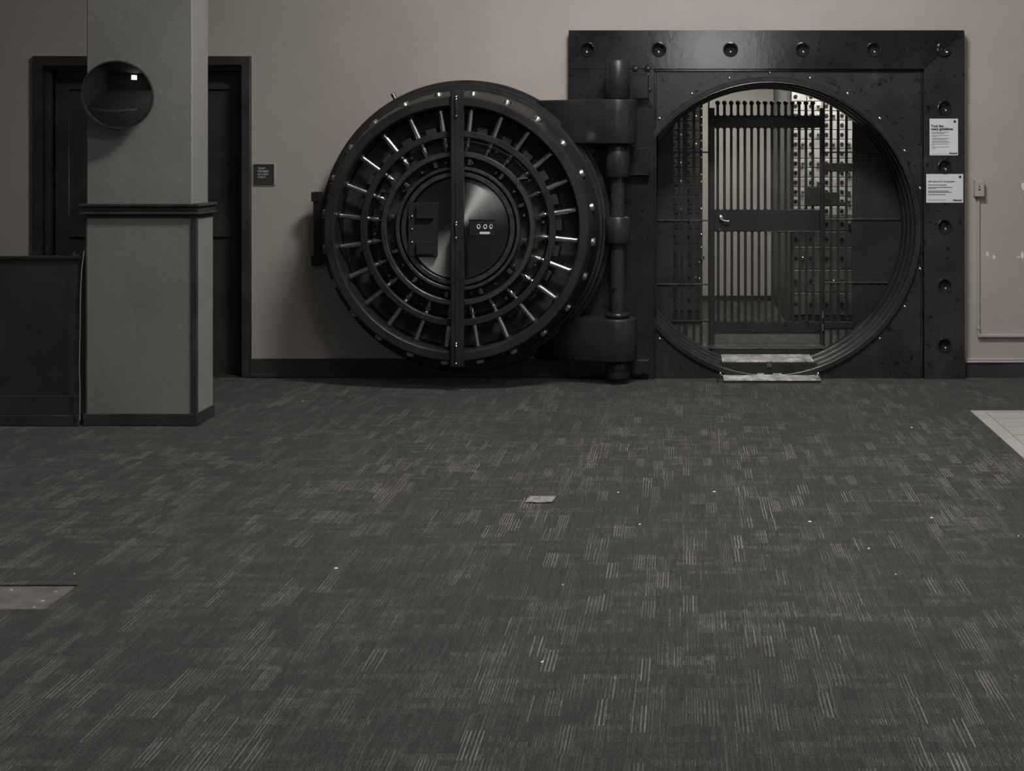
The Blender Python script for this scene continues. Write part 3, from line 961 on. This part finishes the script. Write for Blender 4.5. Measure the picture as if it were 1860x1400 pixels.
fm = to_mesh(fbm, 'ball_finial', M['gate'])
for i in range(15):
    x = gx(1303.6) + i * pitch
    obj('gate_bar', um, None, gt, (x, GY + 0.002, z_u0))
    obj('gate_bar', lm, None, gt, (x + 1.0 / gs, GY + 0.002, z_l0))
    if fh + gz(210) + 0.03 < arc_z(x):
        obj('ball_finial', fm, None, gt, (x, GY + 0.002, gz(210)))
obj('lock_case', boxm(gx(1462), gx(1490), LY0 - 0.02, LY0 + 0.005, gz(374), gz(340), 0.003), M['gate'], gt)
lk = lathe(BM(), [(0.018, 0.0), (0.018, -0.010), (0.010, -0.014), (0.010, -0.035), (0, -0.036)], 'Y', 20, (gx(1309), LY0, gz(395)))
lko = obj('latch_boss', lk, M['steel'], gt, smooth=40)
obj('lever_handle', tube(BM(), [(gx(1309), LY0 - 0.032, gz(397)), (gx(1315), LY0 - 0.034, gz(400.5)), (gx(1324), LY0 - 0.034, gz(401))], 0.006), M['steel'], lko, smooth=60)
obj('keyhole_plate', lathe(BM(), [(0.010, 0.0), (0.010, -0.004), (0.004, -0.005), (0, -0.005)], 'Y', 14, (gx(1307), LY0, gz(417))), M['dsteel'], gt, smooth=40)
for v in (600, 577):
    obj('gate_hinge', cyl([(0, 0), (0.008, 0), (0.008, 0.05), (0, 0.05)], (gx(1494), LY0 - 0.008, gz(v)), 12), M['steel'], gt, smooth=40)

# ================================================================== DEPOSIT BOXES
def bank(name, x0, y, cols, bw_, label, zs, dm='box'):
    t = empty(name, (x0 + cols * bw_ / 2, y, VF)); tag(t, label, 'deposit boxes', 'deposit box cabinets in the vault')
    ztop = zs[-1]
    obj('cabinet', boxm(x0 - 0.008, x0 + cols * bw_ + 0.008, y + 0.004, VY1 - 0.1 if cols > 3 else y + 0.6, VF, ztop + 0.05), M['boxframe'], t)
    obj('cabinet_plinth', boxm(x0 - 0.008, x0 + cols * bw_ + 0.008, y - 0.01, y + 0.004, VF, zs[0] - 0.004), M['black'], t)
    lockm = to_mesh(lathe(BM(), [(0.016, 0.0), (0.016, -0.006), (0.012, -0.008), (0, -0.006)], 'Y', 14), 'lock', M['recess'], 40)
    knobm = to_mesh(lathe(BM(), [(0.008, 0.0), (0.014, -0.010), (0.013, -0.018), (0.006, -0.022), (0, -0.022)], 'Y', 14), 'knob', M['chrome'], 40)
    meshes = {}
    rnd = random.Random(3)
    for c in range(cols):
        for z0, z1 in zip(zs[:-1], zs[1:]):
            h = round(z1 - z0, 4)
            if h not in meshes:
                meshes[h] = to_mesh(boxm(0.003, bw_ - 0.003, -0.010, 0.006, 0.003, h - 0.003, 0.003), 'box_door', M[dm])
            if h > 0.1 and dm == 'box': meshes[h].materials[0] = M['boxshade']
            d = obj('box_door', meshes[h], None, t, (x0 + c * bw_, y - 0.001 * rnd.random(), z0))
            obj('lock', lockm, None, d, (x0 + c * bw_ + 0.036, y - 0.010, z0 + h / 2))
            if rnd.random() < 0.3:
                obj('knob', knobm, None, d, (x0 + c * bw_ + 0.095, y - 0.010, z0 + h / 2))
    return t


zs = [0.27, 0.46, 0.65, 0.84, 0.967, 1.094]
while zs[-1] < 2.42: zs.append(zs[-1] + 0.0785)
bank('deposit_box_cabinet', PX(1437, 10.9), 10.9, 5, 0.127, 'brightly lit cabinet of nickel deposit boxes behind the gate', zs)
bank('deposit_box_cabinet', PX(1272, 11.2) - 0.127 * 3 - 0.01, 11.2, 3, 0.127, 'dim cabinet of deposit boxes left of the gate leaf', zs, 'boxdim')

# ================================================================== OBJECTS ON THE WALLS
# ---- notices on the right border band
def notice(u0, u1, v0, v1, heads, lines, logo, label, head_px, bold):
    y = FY - 0.002
    x0, x1, z0, z1 = PX(u0, FY), PX(u1, FY), PZ(v1, FY), PZ(v0, FY)
    t = obj('paper_notice', boxm(x0, x1, y, FY - 0.0002, z0, z1), M['paper'])
    tag(t, label, 'notice', 'paper notices on the vault frame')
    for (s, u, v) in heads:
        text('heading', s, PX(u, FY), y - 0.0006, PZ(v, FY), head_px / S, M['ink'], t, bold=bold)
    ln = BM()
    for (ua, ub, v, h) in lines:
        box(ln, PX(ua, FY), PX(ub, FY), y - 0.0006, y + 0.0004, PZ(v + h / 2, FY), PZ(v - h / 2, FY))
    tag(obj('print_lines', ln, M['ink'], t), kind='stuff')
    text('logo', logo[0], PX(logo[1], FY), y - 0.0006, PZ(logo[2], FY), logo[3] / S, M['ink'], t, bold=0.0012, shear=0.3)
    obj('corner_square', boxm(PX(u1 - 8, FY), PX(u1 - 3.5, FY), y - 0.001, y + 0.0004, PZ(v0 + 7.5, FY), PZ(v0 + 3, FY)), M['ink'], t)
    return t


L1 = []
for (v, w) in ((240.5, 31), (242.5, 23), (246, 32), (248, 9), (251.5, 31), (253.2, 26), (256.5, 30), (258.6, 33), (261.5, 30), (263.8, 5), (267, 31), (269.3, 7)):
    L1.append((1692.5, 1692.5 + w, v, 0.75))
L1.append((1692, 1722, 279.2, 0.4))
notice(1688.5, 1740, 215.5, 282, [('Tool dev', 1691, 231), ('many guidelines', 1691, 236.3)], L1, ('Howard', 1723.5, 279.8, 4.4),
       'white upright paper notice taped to the right side of the vault frame', 6.3, 0.0012)
L2 = []
for (v, w, h) in ((336, 34, 1.2), (340.3, 44, 1.2), (342.7, 15, 0.9), (346.8, 38, 1.2), (349.2, 43, 1.2), (353.3, 32, 1.2), (363, 32, 0.7)):
    L2.append((1685.5, 1685.5 + w, v, h))
notice(1682.5, 1749.5, 316, 368, [('Safe Space For Customers', 1685.5, 331)], L2, ('Howard', 1731, 365, 4.6),
       'wide white paper notice below the upright one, tucked under a rivet', 4.6, 0.0004)

# ---- access sign beside the double door
sgn_y = YW - 0.012
sg = obj('access_sign', boxm(PX(461, YW), PX(498.5, YW), sgn_y, YW, PZ(336.5, YW), PZ(298, YW), 0.004), M['black'])
tag(sg, 'small black square sign reading TEAM MEMBER ACCESS ONLY beside the double door', 'sign')
for k, s in enumerate(('TEAM', 'MEMBER', 'ACCESS', 'ONLY')):
    text('lettering', s, PX(469, YW), sgn_y - 0.0006, PZ(307.2 + 5.35 * k, YW), 4.9 / 253, M['white'], sg, sx=1.12)
obj('sign_edge', plate([rect(PX(460.2, YW), PX(499.3, YW), PZ(337.3, YW), PZ(297.2, YW)), rect(PX(461.2, YW), PX(498.3, YW), PZ(336.3, YW), PZ(298.2, YW))], sgn_y + 0.004, YW), M['wall'], sg)

# ---- surface box and conduit right of the vault
ob = empty('outlet_box', (PX(1776, YW), YW, PZ(357, YW))); tag(ob, 'small painted outlet box with a thin conduit dropping to the skirting', 'outlet box')
obj('box_body', boxm(PX(1768, YW), PX(1785.5, YW), YW - 0.045, YW, PZ(357, YW), PZ(327.5, YW), 0.004), M['wall'], ob)
fp = obj('face_plate', boxm(PX(1768.5, YW), PX(1785, YW), YW - 0.049, YW - 0.045, PZ(356, YW), PZ(328.5, YW), 0.0015), M['wall'], ob)
for v, r in ((339, 0.006), (344, 0.0075), (335, 0.003)):
    obj('socket_hole', lathe(BM(), [(r, 0.001), (r, -0.001), (0, -0.001)], 'Y', 12, (PX(1776.5, YW), YW - 0.049, PZ(v, YW))), M['ink'], fp)
obj('conduit', boxm(PX(1774.5, YW), PX(1779.0, YW), YW - 0.016, YW, PZ(607, YW), PZ(357, YW), 0.004), M['wall'], ob)
obj('conduit_coupling', boxm(PX(1773.6, YW), PX(1779.9, YW), YW - 0.02, YW, PZ(598, YW), PZ(593, YW), 0.003), M['wall'], ob)
obj('wall_raceway', boxm(PX(1775, YW), XR - 0.01, YW - 0.028, YW, PZ(612, YW), PZ(606.5, YW), 0.004), M['wall'], ob)

# ---- convex mirror on the column
MY = 7.66
mx, mz = P(209.5, 172, MY)
mr = 63.0 * MY / F
mir = empty('convex_mirror', (mx, CY0 + ins, mz)); tag(mir, 'round dark convex mirror mounted on the grey column', 'mirror')
tilt = Matrix.Translation((mx, MY + 0.03, mz)) @ Matrix.Rotation(R(9), 4, 'Z') @ Matrix.Rotation(R(9), 4, 'X')
h = 0.036
Rs = (mr * mr + h * h) / (2 * h)
cap_p = [(0, -h)]
for i in range(1, 17):
    r_ = (mr - 0.006) * i / 16
    cap_p.append((r_, -(math.sqrt(Rs * Rs - r_ * r_) - (Rs - h))))
dome = lathe(BM(), cap_p, 'Y', 64); dome.transform(tilt)
obj('mirror_dome', dome, M['mirror'], mir, smooth=80)
rim = lathe(BM(), [(mr - 0.008, -0.010), (mr - 0.002, -0.010), (mr + 0.001, -0.002), (mr, 0.010), (mr - 0.02, 0.012), (mr - 0.02, 0.004), (mr - 0.008, 0.0)], 'Y', 64, closed=True); rim.transform(tilt)
obj('rim', rim, M['black'], mir, smooth=40)
bk = lathe(BM(), [(0, 0.014), (mr - 0.012, 0.012), (mr - 0.012, 0.006), (0, 0.006)], 'Y', 48); bk.transform(tilt)
obj('back_plate', bk, M['black'], mir, smooth=40)
obj('bracket', boxm(mx - 0.03, mx + 0.03, MY + 0.03, CY0 + ins, mz - 0.03, mz + 0.03, 0.004), M['black'], mir)

# ---- low partition at the left of the column
PYf = 7.80
pt = empty('low_partition', (-4.4, PYf, 0)); tag(pt, 'black waist-high partition panel joining the column from the left', 'partition')
px1, px0 = PX(147.5, PYf), XL + 0.02
obj('panel', boxm(px0, px1, PYf, PYf + 0.045, 0.02, PZ(470, PYf)), M['black'], pt)
obj('cap_rail', boxm(px0, px1 + 0.004, PYf - 0.012, PYf + 0.055, PZ(471, PYf), PZ(465.5, PYf), 0.004), M['blackwood'], pt)
obj('cap_edge', boxm(px0, px1, PYf - 0.0135, PYf - 0.008, PZ(467.0, PYf), PZ(465.7, PYf)), M['dsteel'], pt)
obj('plinth', boxm(px0, px1, PYf - 0.018, PYf, 0.066, PZ(718, PYf), 0.003), M['black'], pt)
obj('shoe', boxm(px0, px1, PYf - 0.03, PYf, 0.0, 0.066, 0.004), M['black'], pt)
obj('end_post', boxm(px1 - 0.002, CXL + 0.012, PYf - 0.004, PYf + 0.05, 0.0, PZ(466, PYf), 0.003), M['black'], pt)
lt = BM(); box(lt, PX(130, PYf), PX(144, PYf), PYf + 0.005, PYf + 0.03, PZ(465.6, PYf), PZ(462, PYf), 0.003)
box(lt, PX(131, PYf), PX(133.5, PYf), PYf + 0.008, PYf + 0.026, PZ(462.5, PYf), PZ(457.5, PYf), 0.002)
obj('latch', lt, M['steel'], pt)
cb = obj('cable', tube(BM(), [(PX(153, 7.77), 7.765, PZ(455, 7.77)), (PX(152, 7.77), 7.762, PZ(468, 7.77)), (PX(149.5, 7.77), 7.76, PZ(488, 7.77)), (PX(147.5, 7.77), 7.76, PZ(530, 7.77)), (PX(146.6, 7.77), 7.76, PZ(600, 7.77)), (PX(145.4, 7.77), 7.76, PZ(672, 7.77)), (PX(146.5, 7.77), 7.76, PZ(700, 7.77)), (PX(147, 7.77), 7.755, PZ(762, 7.77))], 0.0035, 8), M['cable'], smooth=60)
tag(cb, 'thin grey cable running down the left edge of the column', 'cable')

# ================================================================== LITTER ON THE CARPET
def floor_at(u, v):
    Y = EYE * F / (v - VPY)
    return PX(u, Y), Y


x0, y0 = floor_at(953, 914); x1, _ = floor_at(1002, 914); _, y1 = floor_at(978, 903)
bs = BM(); nx_ = 8
vs = []
for j in range(3):
    for i in range(nx_ + 1):
        t = i / nx_
        vs.append(bs.verts.new((x0 + (x1 - x0) * t + 0.006 * j, y0 + (y1 - y0) * j / 2 + 0.004 * math.sin(t * 9), 0.002 + 0.002 * abs(math.sin(t * 5 + j)))))
for j in range(2):
    for i in range(nx_):
        a = j * (nx_ + 1) + i
        bs.faces.new((vs[a], vs[a + 1], vs[a + nx_ + 2], vs[a + nx_ + 1]))
ext = bmesh.ops.extrude_face_region(bs, geom=list(bs.faces))
bmesh.ops.translate(bs, verts=[g for g in ext['geom'] if isinstance(g, bmesh.types.BMVert)], vec=(0, 0, 0.003))
tag(obj('paper_scrap', bs, M['scrap']), 'crumpled pale strip of paper lying on the middle of the carpet', 'scrap')
specks = [(1297, 893.5, 7, 'pale lint fleck on the carpet level with the paper scrap, far to its right'),
          (610, 1033, 8, 'thin pale lint sliver on the left half of the carpet'),
          (1578, 997, 5, 'round pale lint fleck alone on the right middle of the carpet'),
          (1656, 777, 4, 'tiny lint fleck on the carpet just left of the pale stone floor'),
          (1123, 895, 4, 'tiny lint fleck on the carpet just right of the paper scrap'),
          (1162, 953, 4, 'tiny lint fleck on the carpet below and right of the paper scrap'),
          (1471, 948, 7, 'thin lint sliver on the carpet below the entry step'),
          (1627, 1044, 3, 'smallest lint fleck low on the right side of the carpet'),
          (1022, 1063, 3, 'tiny lint fleck on the carpet straight below the paper scrap'),
          (550, 729, 4, 'tiny lint fleck on the carpet near the foot of the double door'),
          (135, 1043, 3, 'tiny lint fleck on the carpet behind the bare concrete strip'),
          (985, 1203, 5, 'pale lint fleck nearest the viewer on the carpet'),
          (1692, 941, 7, 'thin lint sliver on the carpet in front of the pale stone floor'),
          (1850, 974, 3, 'tiny lint fleck on the carpet at the right edge of the photo')]
for i, (u, v, w, lab) in enumerate(specks):
    x, y = floor_at(u, v)
    k = (v - VPY) / EYE
    s = BM()
    bmesh.ops.create_icosphere(s, subdivisions=1, radius=1)
    rnd = random.Random(i)
    for vv in s.verts:
        vv.co = Vector((vv.co.x * w / 2 / k * (0.8 + 0.4 * rnd.random()), vv.co.y * 0.008, 0.0025 + vv.co.z * 0.0025))
    bmesh.ops.transform(s, matrix=Matrix.Rotation(rnd.uniform(-0.5, 0.5), 4, 'Z'), verts=s.verts)
    o = obj('lint_speck', s, M['chip'], None, (x, y, 0.0))
    tag(o, lab, 'lint', 'lint specks on the carpet')
for (u, v, w) in ((20, 1068, 7), (101, 1071, 6), (77, 1088, 8), (62, 1099, 6)):
    x, y = floor_at(u, v)
    obj('plaster_chip', lathe(BM(), [(w * 0.0011, -0.0075), (w * 0.0008, -0.005), (0, -0.0045)], 'Z', 7, (x, y, 0)), M['stone'], sub)
